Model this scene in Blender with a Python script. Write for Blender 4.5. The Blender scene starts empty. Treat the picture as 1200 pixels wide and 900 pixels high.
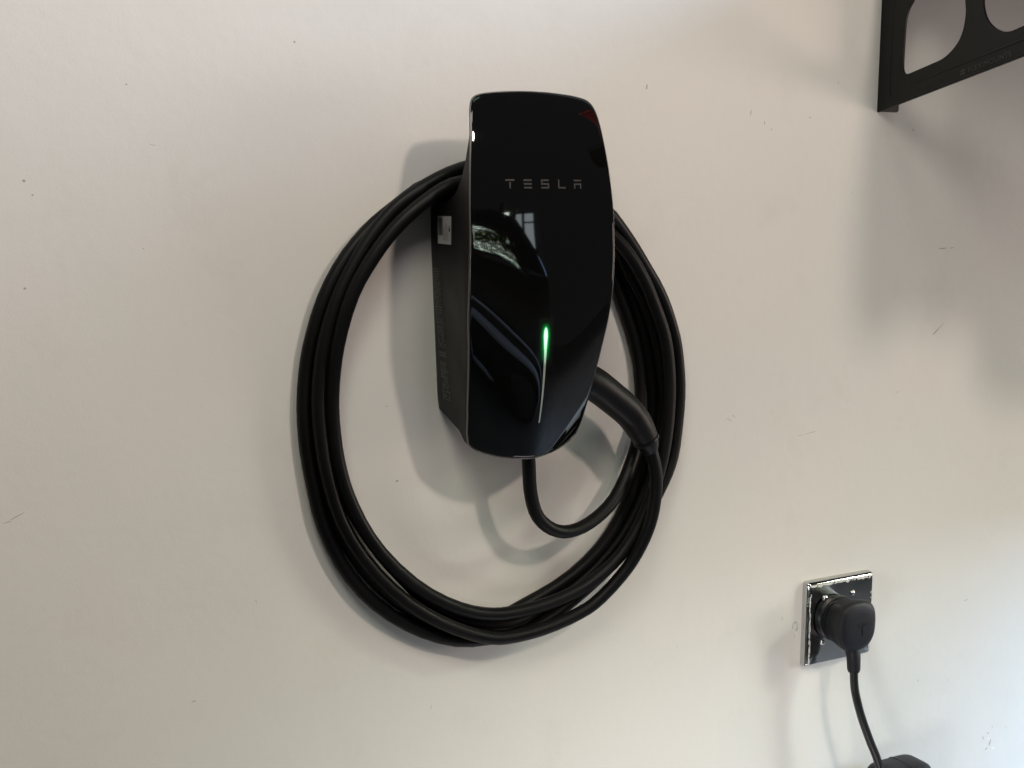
import bpy, bmesh, math, random
from mathutils import Vector, Matrix
R = math.radians
random.seed(7)
sc = bpy.context.scene
col = sc.collection

# ------------------------------------------------------------------ camera, world, lamps, exposure
# origin: centre of the wall charger on the wall surface; X right along the wall, -Y out of the wall
def basis(yaw, pitch, roll):
    cy, sy, cp, sp = math.cos(yaw), math.sin(yaw), math.cos(pitch), math.sin(pitch)
    f = Vector((sy*cp, cy*cp, -sp)); r = Vector((cy, -sy, 0)); u = r.cross(f)
    cr, sr = math.cos(roll), math.sin(roll)
    return cr*r + sr*u, -sr*r + cr*u, f
cam_d = bpy.data.cameras.new('camera'); cam = bpy.data.objects.new('camera', cam_d); col.objects.link(cam)
r_, u_, f_ = basis(R(28.6), R(8.5), R(.15))
m = Matrix((r_, u_, -f_)).transposed().to_4x4(); m.translation = Vector((-.594, -1.132, .080))
cam.matrix_world = m
cam_d.sensor_width = 36; cam_d.lens = 45; cam_d.clip_start = .02; cam_d.clip_end = 200
sc.camera = cam

w = bpy.data.worlds.new('World'); sc.world = w; w.use_nodes = True
bg = w.node_tree.nodes['Background']; bg.inputs[0].default_value = (1, .96, 1, 1); bg.inputs[1].default_value = .085

def area(name, loc, target, size, weights, spread=None):
    """an area lamp; weights = watts of red, green, blue"""
    d = bpy.data.lights.new(name, 'AREA'); k = max(weights)
    d.shape = 'RECTANGLE' if size[0] > .2 else 'DISK'; d.size, d.size_y = size
    d.energy = k; d.color = tuple(x/k for x in weights)
    if spread: d.spread = R(spread)
    o = bpy.data.objects.new(name, d); col.objects.link(o); o.location = loc
    o.rotation_euler = (Vector(target)-Vector(loc)).to_track_quat('-Z', 'Y').to_euler()
    return o
area('ceiling_bulb', (.56, -2.05, 1.22), (.1, 0, -.2), (.17, .17), (16.8, 14.2, 12.2))
area('overhead_fill', (.1, -.55, 1.55), (.1, 0, 0), (.5, .4), (.6, 1.0, .8))  # added soft fill overhead, placed clear of the glass's reflection
area('ceiling_panel', (-.8, -1.2, 1.2), (-.3, 0, 0), (.6, .6), (12.3, 12.0, 10.4))
area('upper_wall_fill', (0, -1.4, 1.35), (-.05, 0, .3), (.3, .3), (.68, .60, .62), 70)  # added narrow fill to brighten the upper wall
area('door_daylight', (3.0, -1.35, -.15), (.2, 0, 0), (.8, .8), (25.5, 20.5, 18.2))
area('door_top_daylight', (2.2, -.8, 1.0), (0, 0, 0), (.5, .5), (17, 24.5, 41))
area('far_daylight', (2.6, -1.4, .9), (.2, 0, 0), (.6, .6), (15, 20.5, 14.5))
area('low_fill', (1.4, -.6, -.33), (1.4, -.6, -3), (.4, .3), (11, 16.2, 23.5))  # added lamp facing down, stands in for daylight on the lower wall only
area('bottom_fill', (.25, -.28, -.95), (.25, 0, -.45), (.5, .12), (.27, .23, .23), 110)  # added grazing fill from below, lifts the bottom of the wall
area('left_fill', (-1.3, -1.2, -.75), (.35, 0, -.66), (.4, .4), (.39, .43, .41), 28)  # added narrow beam from the left, brightens the wall's lower part
area('right_fill', (1.7, -.9, .6), (.10, 0, -.47), (.25, .25), (.66, .64, .54), 30)  # added narrow beam from the right, brightens the wall inside the coil

sc.view_settings.view_transform = 'Standard'
try: sc.view_settings.look = 'None'
except Exception: pass
sc.view_settings.exposure = 0; sc.view_settings.gamma = 1
sc.render.engine = 'CYCLES'
sc.cycles.use_denoising = True

# ------------------------------------------------------------------ materials
def mat(name, base, rough=.5, metal=0, spec=.5, bump=None, var=None, emit=None, coat=0, rough_var=None):
    m = bpy.data.materials.new(name); m.use_nodes = True
    nt = m.node_tree; b = nt.nodes['Principled BSDF']
    b.inputs['Base Color'].default_value = (*base, 1); b.inputs['Roughness'].default_value = rough
    b.inputs['Metallic'].default_value = metal; b.inputs['Specular IOR Level'].default_value = spec
    b.inputs['Coat Weight'].default_value = coat
    tc = nt.nodes.new('ShaderNodeTexCoord')
    def noise(scale, detail=4):
        n = nt.nodes.new('ShaderNodeTexNoise'); n.inputs['Scale'].default_value = scale; n.inputs['Detail'].default_value = detail
        nt.links.new(tc.outputs['Object'], n.inputs['Vector']); return n
    if bump:
        sc_, st, dist = bump
        n = noise(sc_, 5); bp = nt.nodes.new('ShaderNodeBump'); bp.inputs['Strength'].default_value = st; bp.inputs['Distance'].default_value = dist
        nt.links.new(n.outputs['Fac'], bp.inputs['Height']); nt.links.new(bp.outputs['Normal'], b.inputs['Normal'])
    if var:
        sc_, amt = var
        n = noise(sc_, 6); mr = nt.nodes.new('ShaderNodeMapRange')
        mr.inputs['From Min'].default_value = .3; mr.inputs['From Max'].default_value = .7
        mr.inputs['To Min'].default_value = 1-amt; mr.inputs['To Max'].default_value = 1+amt
        nt.links.new(n.outputs['Fac'], mr.inputs['Value'])
        mx = nt.nodes.new('ShaderNodeVectorMath'); mx.operation = 'SCALE'; mx.inputs[0].default_value = base
        nt.links.new(mr.outputs['Result'], mx.inputs['Scale']); nt.links.new(mx.outputs['Vector'], b.inputs['Base Color'])
    if rough_var:
        sc_, amt = rough_var
        n = noise(sc_, 6); mr = nt.nodes.new('ShaderNodeMapRange')
        mr.inputs['From Min'].default_value = .3; mr.inputs['From Max'].default_value = .7
        mr.inputs['To Min'].default_value = max(0, rough-amt); mr.inputs['To Max'].default_value = rough+amt
        nt.links.new(n.outputs['Fac'], mr.inputs['Value']); nt.links.new(mr.outputs['Result'], b.inputs['Roughness'])
    if emit:
        b.inputs['Emission Color'].default_value = (*emit[0], 1); b.inputs['Emission Strength'].default_value = emit[1]
    return m

def wall_material():
    m = mat('wall_paint', (.70, .675, .635), .55, spec=.3)
    nt = m.node_tree; b = nt.nodes['Principled BSDF']; L = nt.links.new
    tc = next(n for n in nt.nodes if n.type == 'TEX_COORD')
    def noise(scale, detail=5, rough=.55):
        n = nt.nodes.new('ShaderNodeTexNoise'); n.inputs['Scale'].default_value = scale
        n.inputs['Detail'].default_value = detail; n.inputs['Roughness'].default_value = rough
        L(tc.outputs['Object'], n.inputs['Vector']); return n
    def ramp(src, a, b_, c0, c1):
        r = nt.nodes.new('ShaderNodeValToRGB'); r.color_ramp.elements[0].position = a; r.color_ramp.elements[1].position = b_
        r.color_ramp.elements[0].color = (*c0, 1); r.color_ramp.elements[1].color = (*c1, 1)
        L(src, r.inputs['Fac']); return r
    # slow tint of the roller coat, then faint grime smears
    tint = ramp(noise(3.2, 3).outputs['Fac'], .3, .7, (.715, .68, .64), (.685, .675, .635))
    grime = ramp(noise(9, 8, .7).outputs['Fac'], .56, .82, (1, 1, 1), (.93, .92, .90))
    mul = nt.nodes.new('ShaderNodeMixRGB'); mul.blend_type = 'MULTIPLY'; mul.inputs['Fac'].default_value = 1
    L(tint.outputs['Color'], mul.inputs['Color1']); L(grime.outputs['Color'], mul.inputs['Color2'])
    L(mul.outputs['Color'], b.inputs['Base Color'])
    # orange-peel of the paint plus slow unevenness of the plaster
    b1 = nt.nodes.new('ShaderNodeBump'); b1.inputs['Strength'].default_value = .065; b1.inputs['Distance'].default_value = .002
    L(noise(420, 2).outputs['Fac'], b1.inputs['Height'])
    b2 = nt.nodes.new('ShaderNodeBump'); b2.inputs['Strength'].default_value = .22; b2.inputs['Distance'].default_value = .006
    L(noise(14, 3).outputs['Fac'], b2.inputs['Height']); L(b1.outputs['Normal'], b2.inputs['Normal'])
    L(b2.outputs['Normal'], b.inputs['Normal'])
    return m

M = dict(
    wall=wall_material(),
    floor=mat('concrete', (.12, .12, .118), .8, var=(6, .15), bump=(60, .3, .002)),
    glass=mat('black_glass', (.0022, .0022, .0022), .03, spec=.45),
    rim=mat('satin_trim', (.19, .187, .18), .28, metal=.9),
    plastic=mat('charcoal_plastic', (.0075, .0073, .0066), .5, spec=.3, bump=(900, .12, .0004), rough_var=(25, .06)),
    rubber=mat('cable_rubber', (.0026, .0026, .0027), .47, spec=.2, bump=(500, .08, .0004), rough_var=(14, .08)),
    grip=mat('grip_plastic', (.0034, .0034, .0036), .44, spec=.26, bump=(1100, .1, .0003)),
    grip_gloss=mat('grip_inlay', (.0022, .0022, .0025), .40, spec=.28),
    sticker=mat('label_paper', (.50, .49, .48), .45, var=(90, .06)),
    ink=mat('label_ink', (.08, .075, .075), .6),
    ink_dark=mat('label_symbol', (.03, .03, .03), .6),
    small_print=mat('grey_print', (.098, .096, .09), .6),
    logo=mat('logo_print', (.019, .0185, .018), .45),
    strip=mat('light_pipe', (.26, .27, .255), .4, emit=((.8, .9, .8), .05)),
    led=mat('green_led', (.05, .3, .08), .3, emit=((.06, 1, .22), 6)),
    chrome=mat('scratched_chrome', (.56, .56, .56), .10, metal=1, bump=(160, .05, .001), rough_var=(70, .09)),
    paint_and_glint=mat('paint_smear_glint', (.66, .64, .61), .7, bump=(300, .5, .001)),
    screw=mat('bright_screw', (.80, .79, .77), .18, metal=1),
    black=mat('socket_black', (.010, .010, .010), .35),
    plug=mat('plug_rubber', (.0075, .0075, .0105), .5, spec=.33, bump=(700, .08, .0003)),
    cordm=mat('cord_pvc', (.010, .010, .010), .28),
    bracket=mat('powder_coat', (.0045, .0044, .0042), .45, spec=.28, bump=(1400, .25, .0004), rough_var=(40, .08)),
    br_print=mat('bracket_print', (.032, .032, .031), .5),
    deck=mat('shelf_deck', (.03, .03, .03), .5, bump=(300, .1, .0005)),
    red=mat('red_plastic', (.62, .04, .02), .35),
    car_paint=mat('black_car_paint', (.003, .0032, .004), .06, spec=.5, coat=.6),
    car_glass=mat('car_glass', (.9, .95, .93), 0),
    arch=mat('arch_gleam_paint', (.66, .71, .84), .3),  # pale colour stands in for daylight gleaming on the car body
    tyre=mat('tyre_rubber', (.010, .010, .010), .7),
    sky=mat('sky_light', (0, 0, 0), 1, emit=((.92, 1, .92), 17)),
    lit_pane=mat('lit_pane', (.1, .1, .1), .4, emit=((.84, .95, 1), 4.2)),
    bark=mat('bark', (.10, .075, .05), .9),
    leaf=mat('leaf', (.10, .17, .04), .5),
    scuff=mat('scuff_dark', (.38, .36, .335), .8),
    chip=mat('chip_light', (.80, .79, .77), .7),
)

M['car_glass'].node_tree.nodes['Principled BSDF'].inputs['Transmission Weight'].default_value = 1
_b = M['leaf'].node_tree.nodes['Principled BSDF']; _b.inputs['Transmission Weight'].default_value = 0
def _translucent(m, colour):
    nt = m.node_tree; out = nt.nodes['Material Output']; t = nt.nodes.new('ShaderNodeBsdfTranslucent'); t.inputs['Color'].default_value = (*colour, 1)
    mx = nt.nodes.new('ShaderNodeMixShader'); mx.inputs[0].default_value = .5
    nt.links.new(nt.nodes['Principled BSDF'].outputs[0], mx.inputs[1]); nt.links.new(t.outputs[0], mx.inputs[2]); nt.links.new(mx.outputs[0], out.inputs['Surface'])
_translucent(M['leaf'], (.50, .72, .22))
# ------------------------------------------------------------------ helpers
def thing(name, label, cat, loc, group=None):
    o = bpy.data.objects.new(name, None); col.objects.link(o); o.location = loc; o.empty_display_size = .05
    o['label'] = label; o['category'] = cat
    if group: o['group'] = group
    return o
def origin_of(o):
    p = Vector((0, 0, 0))
    while o: p += o.location; o = o.parent
    return p
def obj(name, verts, faces, m, parent=None, smooth=True, sharp=40):
    off = origin_of(parent)
    me = bpy.data.meshes.new(name)
    me.from_pydata([tuple(Vector(v)-off) for v in verts], [], faces)
    bm = bmesh.new(); bm.from_mesh(me); bmesh.ops.recalc_face_normals(bm, faces=bm.faces); bm.to_mesh(me); bm.free()
    me.materials.append(m); me.update()
    for p in me.polygons: p.use_smooth = smooth
    if smooth and sharp: me.set_sharp_from_angle(angle=R(sharp))
    o = bpy.data.objects.new(name, me); col.objects.link(o); o.parent = parent
    return o
class MB:
    def __init__(s): s.v = []; s.f = []
    def add(s, v, f):
        n = len(s.v); s.v += [tuple(x) for x in v]; s.f += [tuple(i+n for i in q) for q in f]
    def box(s, a, b):
        x0, y0, z0 = a; x1, y1, z1 = b
        s.add([(x0,y0,z0),(x1,y0,z0),(x1,y1,z0),(x0,y1,z0),(x0,y0,z1),(x1,y0,z1),(x1,y1,z1),(x0,y1,z1)],
              [(0,3,2,1),(4,5,6,7),(0,1,5,4),(1,2,6,5),(2,3,7,6),(3,0,4,7)])
    def build(s, name, m, parent=None, **k): return obj(name, s.v, s.f, m, parent, **k)
def interp(t, x):
    if x <= t[0][0]: return t[0][1]
    for (a, b), (c, d) in zip(t, t[1:]):
        if x <= c: return b + (d-b)*(x-a)/(c-a)
    return t[-1][1]
def polyfit(data, deg):
    # least squares in a scaled variable (normal equations)
    xs = [d[0]/.17 for d in data]; ys = [d[1] for d in data]; n = deg+1
    A = [[sum(x**(i+j) for x in xs) for j in range(n)] for i in range(n)]
    B = [sum(y*x**i for x, y in zip(xs, ys)) for i in range(n)]
    for i in range(n):
        p = max(range(i, n), key=lambda k: abs(A[k][i])); A[i], A[p] = A[p], A[i]; B[i], B[p] = B[p], B[i]
        for k in range(i+1, n):
            f = A[k][i]/A[i][i]; B[k] -= f*B[i]
            for j in range(i, n): A[k][j] -= f*A[i][j]
    c = [0]*n
    for i in reversed(range(n)): c[i] = (B[i]-sum(A[i][j]*c[j] for j in range(i+1, n)))/A[i][i]
    return lambda z: sum(k*(z/.17)**i for i, k in enumerate(c))
def spline(P, n=8, closed=False):
    P = [Vector(p) for p in P]; out = []
    N = len(P)
    g = (lambda i: P[i % N]) if closed else (lambda i: P[i] if 0 <= i < N else (2*P[0]-P[1] if i < 0 else 2*P[-1]-P[-2]))
    for i in range(N if closed else N-1):
        a, b, c, d = g(i-1), g(i), g(i+1), g(i+2)
        for k in range(n):
            t = k/n
            out.append(.5*((2*b)+(c-a)*t+(2*a-5*b+4*c-d)*t*t+(3*b-a-3*c+d)*t**3))
    if not closed: out.append(P[-1])
    return out
def tube(path, rad, n=14, caps=True, flat=None):
    """sweep a round (or flattened) section; rad is a number or a function of 0..1"""
    path = [Vector(p) for p in path]; N = len(path); v = []; f = []
    T = [(path[min(i+1, N-1)]-path[max(i-1, 0)]).normalized() for i in range(N)]
    nrm = T[0].orthogonal().normalized()
    if flat: nrm = (Vector(flat[0]) - T[0]*T[0].dot(Vector(flat[0]))).normalized()
    for i in range(N):
        nrm = (nrm - T[i]*T[i].dot(nrm)).normalized(); bi = T[i].cross(nrm)
        r = rad(i/(N-1)) if callable(rad) else rad
        k = flat[1] if flat else 1
        for j in range(n):
            a = 2*math.pi*j/n
            v.append(path[i] + nrm*(r*k*math.cos(a)) + bi*(r*math.sin(a)))
    for i in range(N-1):
        for j in range(n): f.append((i*n+j, i*n+(j+1) % n, (i+1)*n+(j+1) % n, (i+1)*n+j))
    if caps: f += [tuple(range(n-1, -1, -1)), tuple(range((N-1)*n, N*n))]
    return v, f
def loft(sections, caps=(True, True)):
    n = len(sections[0]); v = [p for s in sections for p in s]; f = []
    for i in range(len(sections)-1):
        for j in range(n): f.append((i*n+j, i*n+(j+1) % n, (i+1)*n+(j+1) % n, (i+1)*n+j))
    if caps[0]: f.append(tuple(range(n-1, -1, -1)))
    if caps[1]: f.append(tuple(range((len(sections)-1)*n, len(sections)*n)))
    return v, f
def sup(cx, cz, h, a, b, e=3.2, n=48, taper=0):
    out = []
    for j in range(n):
        t = 2*math.pi*j/n; c, s = math.cos(t), math.sin(t)
        x = a*math.copysign(abs(c)**(2/e), c); z = b*math.copysign(abs(s)**(2/e), s)
        out.append((cx + x*(1 + taper*z/b), -h, cz + z))
    return out

# ------------------------------------------------------------------ setting: wall and floor
def wall():
    # fine grid near the picture would be wasted: plane with a thickness, plaster relief is in the material
    mb = MB(); mb.box((-3.2, 0, -1.25), (3.4, .12, 1.45))
    o = mb.build('wall', M['wall'], smooth=False); o['kind'] = 'structure'; o['label'] = 'off-white painted garage wall with small scuffs'
    return o
WALL = wall()
mb = MB(); mb.box((-3.2, -4.5, -1.35), (3.4, 0, -1.25)); fl = mb.build('floor', M['floor'], smooth=False); fl['kind'] = 'structure'

# ------------------------------------------------------------------ charger
CH = thing('wall_charger', 'black glass-fronted charging unit with grey lettering and green light, mounted on the wall', 'car charger', (0, 0, 0))
HE = polyfit([(.165,.0805),(.157,.085),(.146,.0885),(.122,.094),(.105,.098),(.077,.102),(.062,.103),(.0395,.104),(.025,.1045),(.010,.1042),(-.0185,.1022),
              (-.038,.0988),(-.060,.0935),(-.089,.0865),(-.116,.0795),(-.1265,.076),(-.143,.071),(-.159,.064),(-.172,.058)], 6)
HC = polyfit([(.1726,.080),(.160,.0865),(.146,.0915),(.122,.0975),(.0885,.1025),(.0395,.1065),(0,.1085),(-.044,.1082),(-.090,.1045),(-.135,.0965),(-.155,.0905),(-.1725,.0835)], 5)
HALF = [(0,-.1725),(.015,-.1719),(.030,-.1702),(.0435,-.1667),(.0525,-.1628),(.0588,-.1575),(.0612,-.151),(.0632,-.143),(.0652,-.1275),(.0669,-.116),(.0698,-.089),(.073,-.060),
        (.0756,-.038),(.0768,-.0185),(.0772,.005),(.0771,.025),(.0767,.0395),(.0763,.062),(.0754,.078),(.0733,.103),(.0712,.122),(.0687,.144),(.0664,.156),(.0627,.1638),(.0555,.168),(.040,.1706),(.018,.1722),(0,.1726)]
W0 = polyfit([(z, x) for x, z in HALF if -.152 < z < .15], 6)
def face_h(x, z):
    he, hc = HE(z), HC(z)
    u = min(1.0, abs(x)/max(W0(z), .03))
    p = 2.0 if z > .02 else max(1.45, 2.0 + (z-.02)*4.2)
    e = .10
    g = ((u*u+e*e)**(p/2) - e**p)/((1+e*e)**(p/2) - e**p)
    return hc + (he-hc)*g
ring2 = [(p.x, p.y) for p in spline([(x, z, 0) for x, z in HALF] + [(-x, z, 0) for x, z in reversed(HALF[1:-1])], 5, True)]
def ring(t, dh=0.0, inset=0.0):
    out = []
    for x, z in ring2:
        l = math.hypot(x, z); k = t - inset/l
        out.append((x*k, -(face_h(x*k, z*k)+dh), z*k))
    return out
NR = len(ring2)
def faceplate():
    ts = [.02+.955*(i/44) for i in range(45)]
    secs = [ring(t) for t in ts] + [ring(1, -.0001, .0011), ring(1, -.0006, .0008)]
    v = [(0, -face_h(0, 0), 0)] + [p for s in secs for p in s]; f = []
    for j in range(NR): f.append((0, 1+j, 1+(j+1) % NR))
    for i in range(len(secs)-1):
        for j in range(NR):
            a = 1+i*NR; f.append((a+j, a+(j+1) % NR, a+NR+(j+1) % NR, a+NR+j))
    return obj('faceplate', v, f, M['glass'], CH, sharp=0)
FACE = faceplate()
secs = [ring(1, -.0012, .0010), ring(1, .0000, .0009), ring(1, .0002, .0006), ring(1, .0000, .0001), ring(1, -.0005, -.0001), ring(1, -.0022, .0000), ring(1, -.0034, .0012), ring(1, -.0034, .006)]
v, f = loft(secs, (False, False)); obj('rim', v, f, M['rim'], FACE, sharp=0)

# housing: charcoal body; at the top its back is cut away into the notch that carries the cable
BACKZ = [(-.160,.0575),(-.150,.050),(-.1455,.045),(-.1315,.0008),(-.129,0),(.0655,0),(.068,.004),(.0705,.036),(.0774,.057),(.082,.0647),(.0935,.0756),(.1057,.0814),(.119,.0843),(.128,.0861),(.136,.0860),(.150,.0838),(.158,.0812),(.1655,.0768)]
def half_front(z): return interp([(b, a) for a, b in HALF], z) - .0018
def side_x(h, z):
    wf = half_front(z); wb = interp([(-.165,.0585),(-.131,.0604),(-.12,.0618),(.027,.0676),(.07,.068),(.17,.066)], z)
    k = min(1, max(0, h/.090))
    return min(wb + (wf-wb)*k**1.5, wf + .001)
def housing():
    zs = []
    for (a, _), (b, _) in zip(BACKZ, BACKZ[1:]):
        n = max(1, int((b-a)/.004)); zs += [a+(b-a)*i/n for i in range(n)]
    zs.append(BACKZ[-1][0]); nt = 14; v = []; f = []
    for s in (-1, 1):
        for z in zs:
            b = interp(BACKZ, z); fr = HE(z)-.0030
            for i in range(nt+1):
                h = b+(fr-b)*i/nt
                x = side_x(h, z)
                if i == 0: x -= .0012
                if i == nt: x -= .0008
                v.append((s*x, -h, z))
    nz = len(zs); st = nt+1
    for k in range(2):
        o = k*nz*st
        for a in range(nz-1):
            for i in range(nt): f.append((o+a*st+i, o+a*st+i+1, o+(a+1)*st+i+1, o+(a+1)*st+i))
    o = nz*st
    for a in range(nz-1):
        f.append((a*st, (a+1)*st, o+(a+1)*st, o+a*st)); f.append((a*st+nt, (a+1)*st+nt, o+(a+1)*st+nt, o+a*st+nt))
    for i in range(nt):
        f.append((i, i+1, o+i+1, o+i)); t = (nz-1)*st; f.append((t+i, t+i+1, o+t+i+1, o+t+i))
    return obj('housing', v, f, M['plastic'], CH, sharp=32)
HOUSE = housing()

def on_face(polys, name, m, parent, lift=.00025, sub=1):
    """flat print: polygons given in face coordinates (x, z), laid on the curved glass"""
    v = []; f = []
    for P in polys:
        n = len(v); v += [(x, -(face_h(x, z)+lift), z) for x, z in P]; f.append(tuple(range(n, n+len(P))))
    return obj(name, v, f, m, parent, smooth=False)
def rect(x0, z0, x1, z1): return [(x0, z0), (x1, z0), (x1, z1), (x0, z1)]
# lettering T E S L A, each letter its own print
zc, lh, lw, sw = .0880, .0083, .0092, .00155
def letter(polys, cx):
    return on_face([[(cx+(x-.5)*lw, zc+(z-.5)*lh) for x, z in p] for p in polys], 'letter', M['logo'], FACE)
s = sw/lh; sx_ = sw/lw
letter([rect(0, 1-s, 1, 1), [(.5-sx_*.55, 0), (.5+sx_*.45, 0), (.5+sx_*.55, 1-s-.12), (.5-sx_*.55, 1-s-.12)]], -.0352)
letter([rect(.06, 1-s, .97, 1), rect(.06, .5-s/2, .97, .5+s/2), rect(.06, 0, .97, s)], -.0172)
letter([rect(.05, 1-s, .97, 1), rect(.05, .5+s/2, .05+sx_, 1-s), rect(.05, .5-s/2, .97, .5+s/2), rect(.97-sx_, s, .97, .5-s/2), rect(.03, 0, .97, s)], .0010)
letter([rect(.08, s, .08+sx_, 1), rect(.08, 0, .97, s)], .0187)
letter([rect(.05, 1-s, .95, 1), rect(.05, .5-s/2, .95, .5+s/2), rect(.05, 0, .05+sx_, .5-s/2), rect(.95-sx_, 0, .95, .5-s/2)], .0363)
def strip_material():
    # pale light pipe that carries some of the green lamp's light along its upper end
    m = M['strip']; nt = m.node_tree; b = nt.nodes['Principled BSDF']; tc = nt.nodes.new('ShaderNodeTexCoord'); sp = nt.nodes.new('ShaderNodeSeparateXYZ')
    mr = nt.nodes.new('ShaderNodeMapRange'); mr.inputs['From Min'].default_value = -.080; mr.inputs['From Max'].default_value = -.066; mr.inputs['To Min'].default_value = .03; mr.inputs['To Max'].default_value = .75
    nt.links.new(tc.outputs['Object'], sp.inputs[0]); nt.links.new(sp.outputs['Z'], mr.inputs['Value']); nt.links.new(mr.outputs['Result'], b.inputs['Emission Strength'])
    b.inputs['Emission Color'].default_value = (.55, 1, .70, 1); return m
# status light: thin pale light pipe, green lit drop at its upper end
n = 26; L = []
zt, zb = -.0640, -.1355
for i in range(n+1):
    z = zt+(zb-zt)*i/n; hw = .0012 - .0005*i/n; L.append((hw, z))
on_face([[(-L[i][0], L[i][1]), (L[i][0], L[i][1]), (L[i+1][0], L[i+1][1]), (-L[i+1][0], L[i+1][1])] for i in range(n)], 'light_strip', strip_material(), FACE)
def led_material():
    m = bpy.data.materials.new('led_glow'); m.use_nodes = True; nt = m.node_tree; L = nt.links.new
    b = nt.nodes['Principled BSDF']; b.inputs['Base Color'].default_value = (.004, .006, .004, 1); b.inputs['Roughness'].default_value = .05
    at = nt.nodes.new('ShaderNodeAttribute'); at.attribute_name = 'glow'
    rc = nt.nodes.new('ShaderNodeValToRGB'); e = rc.color_ramp.elements
    e[0].position = 0; e[0].color = (0, 0, 0, 1); e[1].position = 1; e[1].color = (.72, 1, .78, 1)
    for p, c in ((.15, (.0, .004, .001, 1)), (.4, (.0, .06, .01, 1)), (.65, (.0, .22, .04, 1)), (.85, (.05, .6, .16, 1))):
        q = e.new(p); q.color = c
    L(at.outputs['Fac'], rc.inputs['Fac']); L(rc.outputs['Color'], b.inputs['Emission Color']); b.inputs['Emission Strength'].default_value = 1.3
    return m
def led():
    # the lamp under the smoked glass: brightest along a drop-shaped core, light leaking into the glass round it
    v = []; f = []; g = []; nx, nz = 44, 110; x1, z0, z1 = .0085, -.080, -.034
    for k in range(nz+1):
        z = z0+(z1-z0)*k/nz
        for i in range(nx+1):
            x = -x1+2*x1*i/nx
            v.append((x, -(face_h(x, z)+.00012), z))
            d = z+.0525
            if d >= 0: w2 = .0017*max(0, 1-(d/.0085)**2)**.5; end = max(0, d-.0085)
            else: w2 = max(.0007, .0017+(.0010*d/.013)); end = max(0, -d-.020)
            dist = math.hypot(max(0, abs(x)-w2), end)
            val = math.exp(-dist/.0028)*(1 if d > -.011 else max(.55, 1+(d+.011)*45))
            edge = min(1, (1-abs(x)/x1)*2)*min(1, (1-abs((z-(z0+z1)/2)/((z1-z0)/2)))*4)
            g.append(val*max(0, edge))
    for k in range(nz):
        for i in range(nx): a = k*(nx+1)+i; f.append((a, a+1, a+nx+2, a+nx+1))
    o = obj('status_light', v, f, led_material(), FACE, sharp=0)
    at = o.data.attributes.new('glow', 'FLOAT', 'POINT')
    for i, x in enumerate(g): at.data[i].value = x
    return o
led()
# rating label and small print on the left flank of the housing
def on_side(quads, name, m, parent, lift):
    v = []; f = []
    for h0, z0, h1, z1, sk in quads:
        n = len(v)
        for h, z in ((h0, z0), (h1, z0+sk), (h1, z1+sk), (h0, z1)): v.append((-(side_x(h, z)+lift), -h, z))
        f.append((n, n+1, n+2, n+3))
    return obj(name, v, f, m, parent, smooth=False)
cells = []
for i in range(6):
    for k in range(6):
        h0 = .0205+.0345*i/6; z0 = .0318+.0262*k/6
        cells.append((h0, z0, h0+.0345/6, z0+.0262/6, .0004))
LAB = on_side(cells, 'rating_label', M['sticker'], HOUSE, .0004)
q = []
for i in range(8): q.append((.0235+i*.0013, .0400, .0243+i*.0013+.0004*(i % 3 == 0), .0560, .0003))
for i in range(5):
    z = .0350+random.random()*.002
    for k in range(5):
        l = .0014+random.random()*.0018; q.append((.0350+i*.0030, z, .0358+i*.0030, z+l, .0001)); z += l+.0008
on_side(q, 'label_print', M['ink'], LAB, .0008)
on_side([(.0495, .0440, .0530, .0470, 0), (.0504, .0470, .0520, .0494, 0)], 'warning_mark', M['ink_dark'], LAB, .0008)
q = []
z = .008
while z > -.118:
    t = (.008-z)/.13; hb = .0045+.0135*t
    if random.random() < .06: z -= .0035
    l = .0011+random.random()*.0014; k = 0; e = .0150+random.random()*.0035
    while k < e:
        wd = .0012+random.random()*.0030
        if random.random() < .88: q.append((hb+k, z-l*.8, hb+min(e, k+wd), z, 0))
        k += wd+.0009
    z -= l+.0006
on_side(q, 'small_print', M['small_print'], HOUSE, .0005)

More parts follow.
